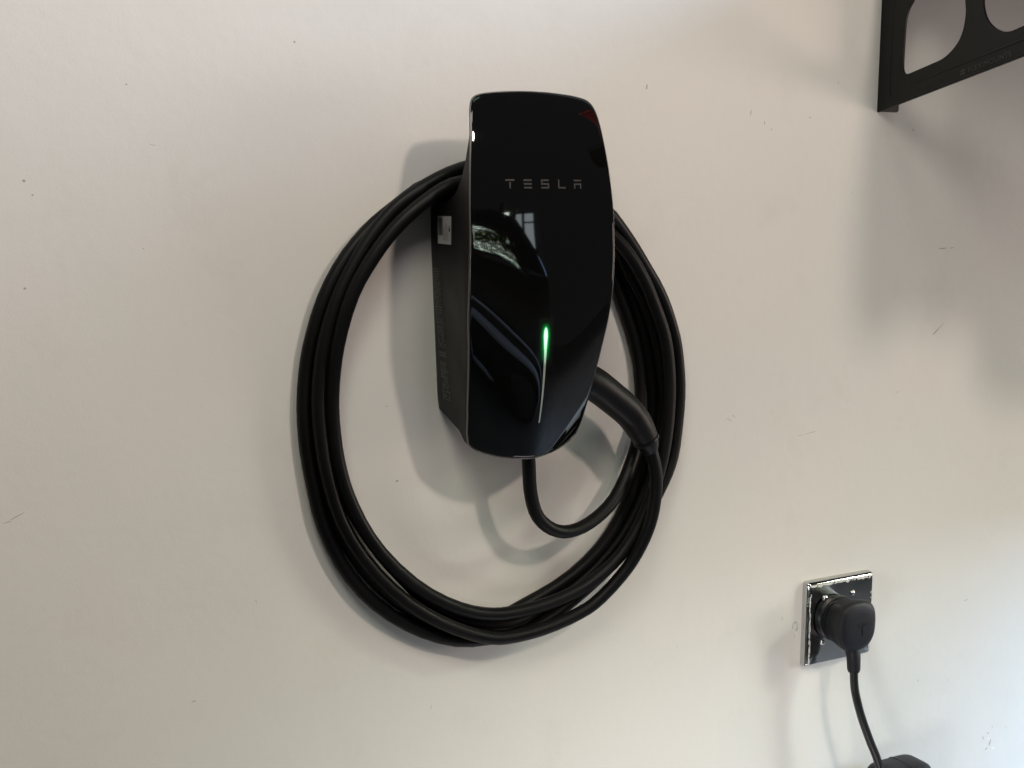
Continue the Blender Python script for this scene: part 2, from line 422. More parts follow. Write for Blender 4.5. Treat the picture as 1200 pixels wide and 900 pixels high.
# ------------------------------------------------------------------ charging cable
CABLE = [(x/1e4, y/1e4, z/1e4) for x, y, z in ((0,-700,-1500),(21,-689,-1607),(41,-678,-1713),(58,-665,-1810),(71,-650,-1898),(82,-635,-1978),(95,-622,-2046),(108,-611,-2104),(125,-600,-2166),(149,-588,-2241),(180,-577,-2319),(222,-567,-2389),(274,-560,-2448),(334,-552,-2498),(398,-545,-2539),(466,-538,-2569),(539,-530,-2589),(618,-520,-2596),(702,-508,-2592),(787,-495,-2578),(873,-481,-2552),(960,-465,-2518),(1051,-446,-2474),(1144,-424,-2420),(1233,-399,-2354),(1318,-371,-2269),(1397,-341,-2172),(1469,-310,-2071),(1533,-280,-1969),(1590,-250,-1866),(1639,-219,-1767),(1679,-188,-1670),(1710,-162,-1582),(1727,-143,-1512),(1737,-129,-1445),(1743,-115,-1353),(1743,-102,-1223),(1734,-93,-1083),(1715,-86,-955),(1687,-82,-835),(1651,-79,-712),(1604,-77,-579),(1546,-77,-435),(1463,-78,-243),(1334,-79,14),(1179,-80,263),(1025,-80,439),(875,-79,561),(722,-80,655),(568,-84,721),(408,-88,766),(230,-90,796),(28,-91,808),(-180,-90,810),(-380,-88,811),(-569,-83,806),(-729,-76,778),(-844,-71,726),(-940,-71,657),(-1041,-71,579),(-1150,-71,492),(-1258,-71,401),(-1359,-71,307),(-1454,-71,206),(-1539,-71,97),(-1610,-71,-15),(-1670,-73,-134),(-1723,-75,-270),(-1775,-76,-428),(-1818,-74,-596),(-1855,-74,-771),(-1879,-73,-952),(-1892,-73,-1126),(-1894,-73,-1286),(-1888,-73,-1437),(-1876,-73,-1582),(-1859,-73,-1723),(-1834,-74,-1868),(-1801,-75,-2034),(-1755,-75,-2218),(-1686,-75,-2408),(-1583,-75,-2607),(-1453,-75,-2806),(-1300,-75,-2996),(-1124,-75,-3175),(-936,-75,-3331),(-754,-73,-3450),(-576,-71,-3537),(-396,-71,-3594),(-214,-71,-3611),(-32,-71,-3582),(153,-71,-3526),(342,-71,-3458),(535,-71,-3392),(735,-73,-3314),(936,-74,-3214),(1118,-74,-3096),(1273,-74,-2967),(1405,-72,-2825),(1517,-71,-2671),(1613,-71,-2509),(1698,-71,-2345),(1772,-72,-2188),(1832,-74,-2034),(1876,-76,-1884),(1900,-80,-1743),(1909,-84,-1603),(1907,-87,-1452),(1896,-89,-1285),(1875,-88,-1119),(1849,-86,-967),(1816,-84,-827),(1776,-82,-687),(1730,-80,-544),(1672,-79,-391),(1579,-78,-179),(1440,-75,119),(1277,-81,398),(1119,-105,567),(963,-143,657),(797,-178,717),(616,-203,757),(427,-220,779),(239,-231,793),(53,-233,800),(-140,-231,801),(-361,-230,798),(-597,-233,786),(-789,-239,750),(-903,-244,698),(-987,-244,635),(-1071,-237,567),(-1159,-225,491),(-1241,-212,408),(-1311,-201,323),(-1370,-191,234),(-1421,-176,137),(-1469,-153,30),(-1515,-126,-83),(-1563,-104,-207),(-1614,-90,-348),(-1658,-83,-495),(-1695,-78,-635),(-1722,-76,-770),(-1742,-75,-896),(-1756,-75,-1006),(-1763,-75,-1111),(-1767,-75,-1228),(-1763,-75,-1364),(-1754,-75,-1504),(-1737,-75,-1640),(-1715,-76,-1773),(-1683,-78,-1901),(-1643,-82,-2021),(-1593,-87,-2138),(-1528,-92,-2268),(-1446,-100,-2416),(-1355,-107,-2562),(-1268,-115,-2688),(-1182,-123,-2799),(-1090,-130,-2908),(-990,-135,-3025),(-881,-138,-3142),(-760,-140,-3253),(-625,-142,-3359),(-476,-146,-3448),(-308,-163,-3512),(-119,-188,-3560),(75,-188,-3581),(271,-154,-3578),(466,-105,-3543),(664,-77,-3485),(867,-71,-3398),(1062,-71,-3287),(1237,-74,-3165),(1390,-82,-3028),(1523,-91,-2881),(1629,-102,-2726),(1717,-117,-2566),(1789,-134,-2411),(1847,-152,-2264),(1895,-168,-2113),(1932,-181,-1948),(1958,-191,-1773),(1971,-195,-1595),(1973,-195,-1419),(1962,-193,-1244),(1941,-193,-1073),(1909,-191,-907),(1866,-191,-745),(1813,-193,-589),(1750,-196,-439),(1680,-200,-300),(1606,-203,-179),(1524,-205,-58),(1418,-207,138),(1276,-204,445),(1117,-193,724),(971,-174,856),(837,-155,893),(691,-141,911),(516,-134,927),(327,-131,936),(145,-130,941),(-26,-129,944),(-195,-130,942),(-373,-134,935),(-556,-141,921),(-727,-149,889),(-872,-152,827),(-998,-153,742),(-1111,-151,659),(-1210,-149,588),(-1305,-145,514),(-1398,-140,428),(-1490,-137,331),(-1581,-135,225),(-1669,-133,102),(-1750,-130,-34),(-1820,-123,-183),(-1880,-115,-345),(-1927,-106,-505),(-1962,-100,-642),(-1984,-95,-763),(-2000,-92,-877),(-2011,-91,-984),(-2019,-91,-1089),(-2023,-91,-1206),(-2021,-91,-1341),(-2013,-91,-1479),(-2001,-94,-1612),(-1983,-97,-1741),(-1961,-101,-1874),(-1936,-104,-2019),(-1907,-108,-2170),(-1861,-111,-2335),(-1791,-115,-2517),(-1704,-119,-2697),(-1600,-123,-2866),(-1481,-127,-3023),(-1344,-130,-3169),(-1187,-130,-3307),(-1015,-130,-3430),(-840,-133,-3534),(-667,-139,-3617),(-490,-146,-3679),(-308,-148,-3712),(-123,-147,-3722),(67,-148,-3723),(261,-158,-3710),(453,-170,-3665),(643,-180,-3582),(833,-188,-3473),(1018,-193,-3357),(1189,-196,-3243),(1346,-197,-3125),(1492,-201,-2995),(1624,-207,-2845),(1740,-211,-2683),(1838,-209,-2538),(1918,-205,-2413),(1987,-201,-2301),(2042,-196,-2208),(2085,-188,-2125),(2122,-179,-2032),(2155,-168,-1911),(2181,-157,-1776),(2202,-148,-1641),(2216,-144,-1510),(2224,-141,-1384),(2224,-139,-1266),(2216,-139,-1157),(2203,-140,-1050),(2187,-143,-946),(2166,-147,-844),(2137,-152,-738),(2096,-159,-629),(2049,-167,-520),(1999,-177,-417),(1944,-188,-318),(1882,-200,-221),(1810,-214,-123),(1731,-229,-27),(1652,-246,67),(1575,-264,157),(1497,-287,244),(1417,-310,327),(1335,-331,409),(1252,-353,489),(1163,-382,566),(1059,-417,634),(915,-442,713),(723,-455,816),(521,-460,908),(341,-464,953),(172,-468,958),(-15,-470,950),(-250,-471,936),(-493,-471,910),(-668,-469,871),(-769,-466,826),(-852,-461,775),(-938,-456,716),(-1027,-449,651),(-1109,-440,584),(-1181,-429,517),(-1246,-418,448),(-1308,-406,375),(-1369,-396,297),(-1428,-384,212),(-1491,-368,114),(-1556,-350,2),(-1615,-330,-125),(-1669,-308,-281),(-1713,-286,-448),(-1745,-268,-596),(-1764,-254,-720),(-1777,-244,-836),(-1787,-237,-945),(-1793,-233,-1050),(-1795,-230,-1162),(-1792,-229,-1292),(-1782,-229,-1429),(-1768,-231,-1562),(-1749,-235,-1688),(-1724,-239,-1810),(-1695,-242,-1923),(-1660,-246,-2030),(-1613,-250,-2148),(-1547,-257,-2293),(-1461,-265,-2450),(-1347,-274,-2617),(-1196,-285,-2794),(-1027,-296,-2960),(-857,-306,-3096),(-686,-313,-3206),(-524,-320,-3290),(-389,-324,-3345),(-266,-328,-3381),(-158,-331,-3403),(-68,-335,-3414),(26,-339,-3416),(149,-343,-3414),(296,-346,-3404),(449,-350,-3383),(605,-354,-3351),(756,-358,-3310),(875,-360,-3270),(959,-360,-3234),(1038,-360,-3193),(1133,-360,-3138),(1241,-359,-3069),(1343,-360,-2986),(1431,-362,-2890),(1510,-366,-2782),(1585,-369,-2661),(1655,-370,-2525),(1718,-370,-2386),(1769,-370,-2257),(1810,-371,-2135),(1845,-370,-2018),(1872,-367,-1911),(1894,-363,-1806),(1912,-359,-1697),(1927,-355,-1583),(1937,-351,-1467),(1944,-347,-1354),(1947,-343,-1242),(1943,-340,-1119),(1928,-339,-969),(1902,-339,-810),(1865,-341,-670),(1820,-345,-555),(1769,-349,-448),(1718,-352,-341),(1666,-356,-235),(1608,-361,-132),(1542,-368,-32),(1471,-376,65),(1396,-381,159),(1316,-383,247),(1231,-382,328),(1144,-373,406),(1056,-353,490),(950,-334,606),(789,-325,788),(591,-326,976),(399,-328,1086),(227,-328,1116),(55,-330,1113),(-131,-333,1095),(-325,-337,1063),(-498,-339,1021),(-630,-338,977),(-743,-334,927),(-858,-327,868),(-977,-316,797),(-1087,-304,722),(-1173,-293,650),(-1241,-282,581),(-1309,-274,506),(-1382,-266,416),(-1454,-258,314),(-1527,-248,200),(-1604,-240,71),(-1678,-232,-68),(-1745,-223,-223),(-1803,-215,-391),(-1847,-209,-548),(-1875,-206,-678),(-1893,-205,-795),(-1906,-205,-906),(-1915,-204,-1010),(-1920,-205,-1117),(-1919,-206,-1240),(-1912,-208,-1376),(-1900,-210,-1510),(-1884,-210,-1636),(-1862,-210,-1760),(-1830,-211,-1906),(-1786,-214,-2082),(-1724,-219,-2267),(-1636,-225,-2455),(-1520,-232,-2643),(-1386,-240,-2824),(-1234,-247,-2996),(-1068,-255,-3155),(-897,-262,-3292),(-725,-270,-3407),(-556,-277,-3502),(-408,-285,-3573),(-276,-293,-3626),(-159,-299,-3662),(-68,-304,-3679),(15,-307,-3685),(121,-312,-3685),(261,-319,-3676),(412,-327,-3657),(564,-337,-3626),(715,-349,-3585),(844,-359,-3542),(932,-367,-3506),(1005,-375,-3467),(1095,-386,-3402),(1210,-404,-3301),(1317,-423,-3190),(1391,-438,-3102),(1440,-449,-3031),(1484,-461,-2957),(1527,-472,-2877),(1565,-484,-2794),(1594,-494,-2716),(1614,-506,-2646),(1629,-516,-2574),(1642,-526,-2490),(1651,-534,-2396),(1657,-540,-2307),(1658,-544,-2235),(1655,-548,-2169),(1649,-550,-2107),(1639,-550,-2047),(1625,-550,-1988),(1607,-550,-1924),(1583,-550,-1859),(1560,-550,-1806),(1542,-550,-1773),(1525,-550,-1748))]
CB = thing('charging_cable', 'thick black cable coiled in a big loop round the charger, handle docked at its side', 'cable', (0, 0, .09))
path = CABLE
v, f = tube(path, .0068, 16); obj('cord', v, f, M['rubber'], CB, sharp=0)
HANDLE = [(0.0596,-0.0600,-0.0936),(0.0717,-0.0600,-0.1025),(0.0851,-0.0595,-0.1095),(0.1056,-0.0580,-0.1238),(0.1293,-0.0570,-0.1425),(0.1437,-0.0565,-0.1607),(0.1535,-0.0560,-0.1778),(0.1567,-0.0555,-0.1863)]
hp = spline(HANDLE, 8)
HR = [(0,.0165),(.18,.0172),(.40,.0166),(.56,.0162),(.655,.0157),(.668,.0150),(.682,.0154),(.78,.0136),(.87,.0108),(.95,.0086),(.985,.0080),(1,.0068)]
v, f = tube(hp, lambda t: interp(HR, t), 28); H = obj('connector_handle', v, f, M['grip'], CB, sharp=30)
# inlaid grip panel along the outer face of the handle
def inlay():
    N = len(hp); T = [(hp[min(i+1, N-1)]-hp[max(i-1, 0)]).normalized() for i in range(N)]
    v = []; f = []; i0, i1, nj = 0, int(N*.62), 12
    for i in range(i0, i1+1):
        t = i/(N-1); r = interp(HR, t)+.0011
        out = (Vector((-.62, -.70, .36)) - T[i]*T[i].dot(Vector((-.62, -.70, .36)))).normalized(); bi = T[i].cross(out)
        wid = .62*min(1, (max(0, (i1-i))/5)**.5+.02)
        for j in range(nj+1):
            a = wid*(2*j/nj-1); v.append(hp[i]+out*(r*math.cos(a))+bi*(r*math.sin(a)))
    for i in range(i1-i0):
        for j in range(nj): a = i*(nj+1)+j; f.append((a, a+1, a+nj+2, a+nj+1))
    return obj('grip_panel', v, f, M['grip_gloss'], H, sharp=0)
inlay()
# moulded collar between grip and cable, and the release button on the outer edge near the charger
i_ = int(len(hp)*.80); r0 = interp(HR, .80); T_ = (hp[i_+1]-hp[i_-1]).normalized()
v, f = tube([hp[i_]-T_*.0016, hp[i_]-T_*.0012, hp[i_]+T_*.0012, hp[i_]+T_*.0016], lambda t: (r0+.0002 if t in (0, 1) else r0+.0011), 28); obj('collar', v, f, M['grip'], H, sharp=30)

# ------------------------------------------------------------------ wall socket
SX, SZ, SH = .4729, -.4312, .0526
SK = thing('wall_socket', 'square polished metal socket plate with paint-smeared edges, low on the wall below the bracket', 'socket', (SX, 0, SZ))
def plate_ring(half, h, e=30): return sup(SX, SZ, h, half, half, e, 96)
v, f = loft([plate_ring(SH, .0), plate_ring(SH, .0062), plate_ring(SH-.0005, .0074), plate_ring(SH-.0022, .0096), plate_ring(SH-.0031, .0101), plate_ring(SH-.012, .0102), plate_ring(.004, .0102)], (True, True))
PL = obj('cover_plate', v, f, M['chrome'], SK, sharp=25)
def screw(x, z):
    secs = [[(x+r*math.cos(t*math.pi/8), -h, z+r*math.sin(t*math.pi/8)) for t in range(16)] for r, h in ((.0034,.0098),(.0034,.0112),(.0026,.0122),(.0010,.0126))]
    v, f = loft(secs); obj('screw', v, f, M['screw'], SK, sharp=40)
for x, z in ((.4467,-.4005),(.4904,-.4008),(.4453,-.4559),(.4900,-.4560)): screw(x, z)
v, f = loft([sup(.4665,-.4285,h,a,a,2,40) for h, a in ((.0098,.0282),(.0118,.0282),(.0128,.0270),(.0128,.004))]); obj('socket_insert', v, f, M['black'], SK, sharp=35)
# old wall paint smeared over the plate's edge and lifting beside it, plus a painted glint on top
def smear_and_glint():
    mb = MB(); rnd = random.Random(3)
    for i in range(60):
        side = rnd.choice((0, 0, 0, 0, 1, 2)); t = rnd.uniform(-SH, SH); l = rnd.choice((.001,.0016,.0025,.005))*rnd.uniform(.6,1.2); wd = rnd.uniform(.0003, .0009)
        if side == 0: x, z, dx, dz = SX-SH+.0040+rnd.uniform(-.0012,.0012), SZ+t, wd, l
        elif side == 1: x, z, dx, dz = SX+t, SZ+SH-.0046+rnd.uniform(-.0012,.0012), l, wd
        else: x, z, dx, dz = SX+SH-.0046, SZ+t, wd, l
        n = 7; ring_ = [(x+dx*(1+.3*rnd.random())*math.cos(2*math.pi*k/n), -.0102-.0003, z+dz*(1+.3*rnd.random())*math.sin(2*math.pi*k/n)) for k in range(n)]
        mb.add(ring_ + [(x, -.0109, z)], [(k, (k+1) % n, n) for k in range(n)])
    # a ragged pale line along the upper edge, painted in for the bevel's bright reflection
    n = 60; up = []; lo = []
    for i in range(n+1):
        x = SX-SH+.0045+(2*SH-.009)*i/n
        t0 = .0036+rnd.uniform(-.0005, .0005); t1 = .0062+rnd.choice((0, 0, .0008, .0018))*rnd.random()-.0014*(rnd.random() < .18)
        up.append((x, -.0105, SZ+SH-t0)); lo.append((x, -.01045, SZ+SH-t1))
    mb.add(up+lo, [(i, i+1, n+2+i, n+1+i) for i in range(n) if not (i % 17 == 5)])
    mb.build('paint_smear_glint', M['paint_and_glint'], SK)['kind'] = 'stuff'
smear_and_glint()

# ------------------------------------------------------------------ plug lead with its control box
PG = thing('plug_lead', 'matt black plug with T emblem in the metal socket, cord running down to a box', 'plug', (.469, -.0128, -.43))
def plug_sec(h, a, b, e, taper=0):
    t = (h-.0128)/.041; return sup(.4658-.0030*t, -.4288+.0024*t, h, a, b, e-.35*(e > 2.5), taper=taper)
secs = [plug_sec(*q) for q in ((.0128,.0248,.0255,2.2),(.0176,.0252,.0260,2.3),(.0182,.0236,.0245,2.3),(.0212,.0236,.0245,2.3),(.0218,.0254,.0268,2.4),(.0310,.0274,.0292,2.6,.02),
        (.0410,.0288,.0308,2.9,.03),(.0460,.0290,.0310,3.0,.03),(.0492,.0283,.0303,3.0,.03),(.0515,.0264,.0284,2.9,.03),(.0530,.0228,.0248,2.8,.03),(.0537,.0150,.0165,2.6),(.0539,.004,.0045,2))]
v, f = loft(secs); PB = obj('plug_body', v, f, M['plug'], PG, sharp=42)
v, f = tube(spline([(.4646,-.0330,-.4400),(.4646,-.0385,-.4520),(.4642,-.0435,-.4650),(.4636,-.0460,-.4845)], 6), lambda t: interp([(0,.0125),(.30,.0112),(.45,.0094),(.65,.0084),(.95,.0078),(.96,.0070),(1,.0066)], t), 20)
obj('strain_relief', v, f, M['plug'], PG, sharp=35)
def emblem(cx, cz, h, sz, parent):
    # the T mark: bowed bar over a tapering stem, standing a little proud of the plug
    top = []; k = 9
    for i in range(k): t = -1+2*i/(k-1); top.append((t*.5, .50-.08*t*t))
    for i in range(k): t = 1-2*i/(k-1); top.append((t*.46, .40-.10*t*t))
    stem = [(-.16, .33), (-.02, .30), (.02, .30), (.16, .33), (.09, .24), (.02, -.5), (-.02, -.5), (-.09, .24)]
    mb = MB()
    for P in (top, stem):
        n = len(P)
        a = [(cx+x*sz, -h, cz+z*sz) for x, z in P]; b = [(cx+x*sz, -h-.0007, cz+z*sz) for x, z in P]
        mb.add(a+b, [tuple(range(n, 2*n))]+[(i, (i+1) % n, n+(i+1) % n, n+i) for i in range(n)])
    return mb.build('emblem', M['cordm'], parent, smooth=False)
emblem(0.4672, -0.4302, .0536, .0158, PB)
cord = spline([(.4633,-.046,-.4790),(.4640,-.047,-.4976),(.4657,-.049,-.5132),(.4730,-.052,-.5400),(.4860,-.0545,-.5720),(.4975,-.056,-.5965),(.506,-.0565,-.620),(.510,-.057,-.633)], 8)
v, f = tube(cord, .0050, 14); obj('cord', v, f, M['cordm'], PG, sharp=0)
def control_box():
    # rounded box hanging from the cord, top just in view
    x0, x1, h0, h1, zt, zb = .5020, .5790, .026, .078, -.6125, -.83
    cx, ch = (x0+x1)/2, (h0+h1)/2; a, b = (x1-x0)/2, (h1-h0)/2; secs = []
    def sec(z, s): return [(cx+(x-cx), -(ch+(y_)), z) for x, y_ in [(cx+(a-s)*math.copysign(abs(math.cos(t))**(2/4.5), math.cos(t)), (b-s)*math.copysign(abs(math.sin(t))**(2/4.5), math.sin(t))) for t in [2*math.pi*j/56 for j in range(56)]]]
    for z, s in ((zt-.0002, .0235), (zt-.0008, .014), (zt-.0022, .0075), (zt-.005, .0030), (zt-.009, .0008), (zt-.014, 0), (zb+.014, 0), (zb+.005, .003), (zb, .012)): secs.append(sec(z, s))
    v, f = loft(secs); o = obj('control_box', v, f, M['plug'], PG, sharp=50)
    sv, sf = tube([(.5445, -ch, z_) for z_ in (0,)]*0 or [(.5445, -h, zt-d) for h, d in ((.0275,.0085),(.0300,.0045),(.0340,.0018),(.040,.0006),(.052,.0002),(.062,.0004),(.070,.0018),(.0745,.0050),(.077,.0100),(.0785,.03),(.0785,.10))], .0006, 8)
    obj('seam', sv, sf, M['cordm'], o)
control_box()

# ------------------------------------------------------------------ shelf on its bracket
BX = .5065
SHF = thing('wall_shelf', 'black steel bracket with big rounded cut-outs, fixed to the wall and carrying a shelf', 'shelf', (BX, 0, .174))
def plate_from_outline(outer, holes, name, thick, parent, m):
    cu = bpy.data.curves.new('outline', 'CURVE'); cu.dimensions = '2D'; cu.fill_mode = 'BOTH'; cu.extrude = thick/2; cu.bevel_depth = .0005; cu.bevel_resolution = 1
    for P in [outer]+holes:
        sp = cu.splines.new('POLY'); sp.points.add(len(P)-1); sp.use_cyclic_u = True
        for i, (a, b) in enumerate(P): sp.points[i].co = (a, b, 0, 1)
    t = bpy.data.objects.new('outline', cu); col.objects.link(t)
    me = bpy.data.meshes.new_from_object(t.evaluated_get(bpy.context.evaluated_depsgraph_get()))
    bpy.data.objects.remove(t); off = origin_of(parent)
    for vv in me.vertices: h, z, d = vv.co; vv.co = Vector((BX+thick/2+d, -h, z))-off
    me.materials.clear(); me.materials.append(m)
    for p in me.polygons: p.use_smooth = False
    o = bpy.data.objects.new(name, me); col.objects.link(o); o.parent = parent; return o
def rounded(P, r, n=7):
    """round every corner of polygon P by radius r (or its own third value)"""
    out = []; N = len(P)
    for i in range(N):
        p = Vector(P[i][:2]); a = Vector(P[i-1][:2]); b = Vector(P[(i+1) % N][:2]); rr = P[i][2] if len(P[i]) > 2 else r
        da, db = (a-p), (b-p); la, lb = da.length, db.length; da.normalize(); db.normalize()
        ang = da.angle(db); d = min(rr/math.tan(ang/2), la*.48, lb*.48)
        s, e = p+da*d, p+db*d
        for k in range(n+1):
            t = k/n; out.append(tuple((1-t)**2*s + 2*t*(1-t)*p + t*t*e))
    return out
hy = lambda h: .1740+.225*h
outer = rounded([(.0002, hy(0), .0005), (.61, hy(.61), .01), (.61, .360, .004), (.0002, .360, .0005)], .004)
hole1 = [(p.x, p.y) for p in spline([(x, z, 0) for x, z in [(0.0478, 0.2942), (0.0408, 0.2839), (0.0372, 0.2695), (0.0362, 0.2443), (0.0363, 0.2226), (0.0387, 0.2153), (0.0453, 0.2134), (0.0592, 0.2165), (0.0777, 0.221), (0.0957, 0.2259), (0.1095, 0.2346), (0.1193, 0.2462), (0.1241, 0.2617), (0.124, 0.2802), (0.1165, 0.3033), (0.0989, 0.3199), (0.0793, 0.3245), (0.0615, 0.3144)]], 4, True)]
hole2 = [(p.x, p.y) for p in spline([(x, z, 0) for x, z in [(0.1467, 0.2818), (0.1479, 0.273), (0.1526, 0.262), (0.161, 0.2532), (0.1714, 0.2474), (0.1824, 0.2454), (0.193, 0.2472), (0.2115, 0.2528), (0.2361, 0.264), (0.252, 0.277), (0.259, 0.295), (0.254, 0.318), (0.235, 0.335), (0.205, 0.342), (0.175, 0.334), (0.156, 0.316), (0.1475, 0.298)]], 4, True)]
hole3 = rounded([(.285,.2790,.03),(.40,.3050,.03),(.40,.340,.012),(.285,.340,.02)], .02, 8)
BP = plate_from_outline(outer, [hole1, hole2, hole3], 'bracket_plate', .0025, SHF, M['bracket'])
# pressed beads that stiffen the plate
v, f = tube(spline([(BX-.0001,-.0175,.352),(BX-.0001,-.0178,.28),(BX-.0001,-.0185,.200),(BX-.0001,-.0215,.1935)], 4), .0012, 10); obj('bead', v, f, M['bracket'], BP)
v, f = tube([(BX-.0001,-.060,hy(.060)+.0165),(BX-.0001,-.58,hy(.58)+.0165)], .0012, 10); obj('bead', v, f, M['bracket'], BP)
v, f = tube([(BX-.0001,-.004,hy(.004)+.0012),(BX-.0001,-.606,hy(.606)+.0012)], .0011, 8); obj('bead', v, f, M['bracket'], BP)
# wall flange with its rounded foot
mb = MB(); P = rounded([(BX+.0026,.1742,.0004),(BX+.031,.1742,.004),(BX+.031,.3597,.0004),(BX+.0026,.3597,.0004)], .001, 5); n = len(P)
mb.add([(x,-.0003,z) for x, z in P]+[(x,-.0028,z) for x, z in P], [tuple(range(n))[::-1], tuple(range(n, 2*n))]+[(i,(i+1)%n,n+(i+1)%n,n+i) for i in range(n)])
mb.build('wall_flange', M['bracket'], SHF, smooth=False)
def text_on_bracket(body, size, h, z, name):
    cu = bpy.data.curves.new('t', 'FONT'); cu.body = body; cu.size = size; cu.extrude = .00012; cu.space_character = 1.12
    t = bpy.data.objects.new('t', cu); col.objects.link(t)
    me = bpy.data.meshes.new_from_object(t.evaluated_get(bpy.context.evaluated_depsgraph_get())); bpy.data.objects.remove(t)
    c, s_ = math.cos(math.atan(.225)), math.sin(math.atan(.225)); off = origin_of(SHF)
    for vv in me.vertices:
        a, b, d = vv.co; a *= 1.05
        hh = h+a*c-b*s_; zz = z+a*s_+b*c; vv.co = Vector((BX-.0009-d, -hh, zz))-off
    me.materials.clear(); me.materials.append(M['br_print'])
    o = bpy.data.objects.new(name, me); col.objects.link(o); o.parent = BP
text_on_bracket('FLEXIMOUNTS', .0076, .1330, hy(.1330)+.0045, 'lettering')
mb = MB()
def lp(h, z): return (BX-.0011, -h, z)
lz = hy(.127)+.0068
for sx_2 in (-1, 1):
    for sz_2 in (-1, 1):
        mb.add([lp(.1255+.0003*sx_2, lz+.0003*sz_2), lp(.1255+.0030*sx_2, lz+.0006*sz_2+.0007*sx_2), lp(.1255+.0028*sx_2, lz+.0028*sz_2+.0007*sx_2), lp(.1255+.0006*sx_2, lz+.0030*sz_2)], [(0,1,2,3)])
mb.build('maker_mark', M['br_print'], BP, smooth=False)
mb = MB(); mb.box((.5035,-.612,.3606),(1.75,-.004,.3810)); mb.build('deck', M['deck'], SHF, smooth=False)
# the shelf's other bracket, further along the wall
for c_ in (BP, bpy.data.objects['wall_flange']):
    o = c_.copy(); col.objects.link(o); o.parent = SHF; o.location.x += .80
# unseen lip added to the deck front, lower edge scalloped to shape its wall shadow
P = [(.5045,.362),(.5045,.322)]
for k in range(1, 12): t = k/12; P.append((.5045+.145*t, .324-.026*abs(math.sin(t*6.2+.35))))
P += [(.645,.300),(.652,.272)]
for k in range(0, 60): t = k/60; P.append((.655+1.09*t, .284-.050*abs(math.sin(t*15+.6))-.010*math.sin(t*41)))
P += [(1.75,.362)]; n = len(P)
obj('shadow_lip', [(x,-.6125,z) for x, z in P]+[(x,-.6165,z) for x, z in P], [tuple(range(n))[::-1], tuple(range(n, 2*n))]+[(i,(i+1)%n,n+(i+1)%n,n+i) for i in range(n)], M['deck'], SHF, smooth=False)

# red box standing on the shelf (seen mirrored in the upper corner of the charger's glass)
RB = thing('storage_box', 'red box standing on the shelf, mirrored in the upper corner of the black glass', 'box', (.68, -.535, .3812))
def rbox(x0, x1, h0, h1, z0, z1, r):
    P = rounded([(x0, h0), (x1, h0), (x1, h1), (x0, h1)], r, 5); n = len(P); c = ((x0+x1)/2, (h0+h1)/2)
    def sec(z, k): return [(c[0]+(x-c[0])*k, -(c[1]+(h-c[1])*k), z) for x, h in P]
    return loft([sec(z0, .97), sec(z0+.006, 1), sec(z1-.006, 1), sec(z1, .97)])
v, f = rbox(.62, .74, .47, .60, .3812, .70, .02); obj('tub', v, f, M['red'], RB, sharp=40)
v, f = rbox(.615, .745, .465, .605, .7002, .72, .022); obj('lid', v, f, M['red'], RB, sharp=40)

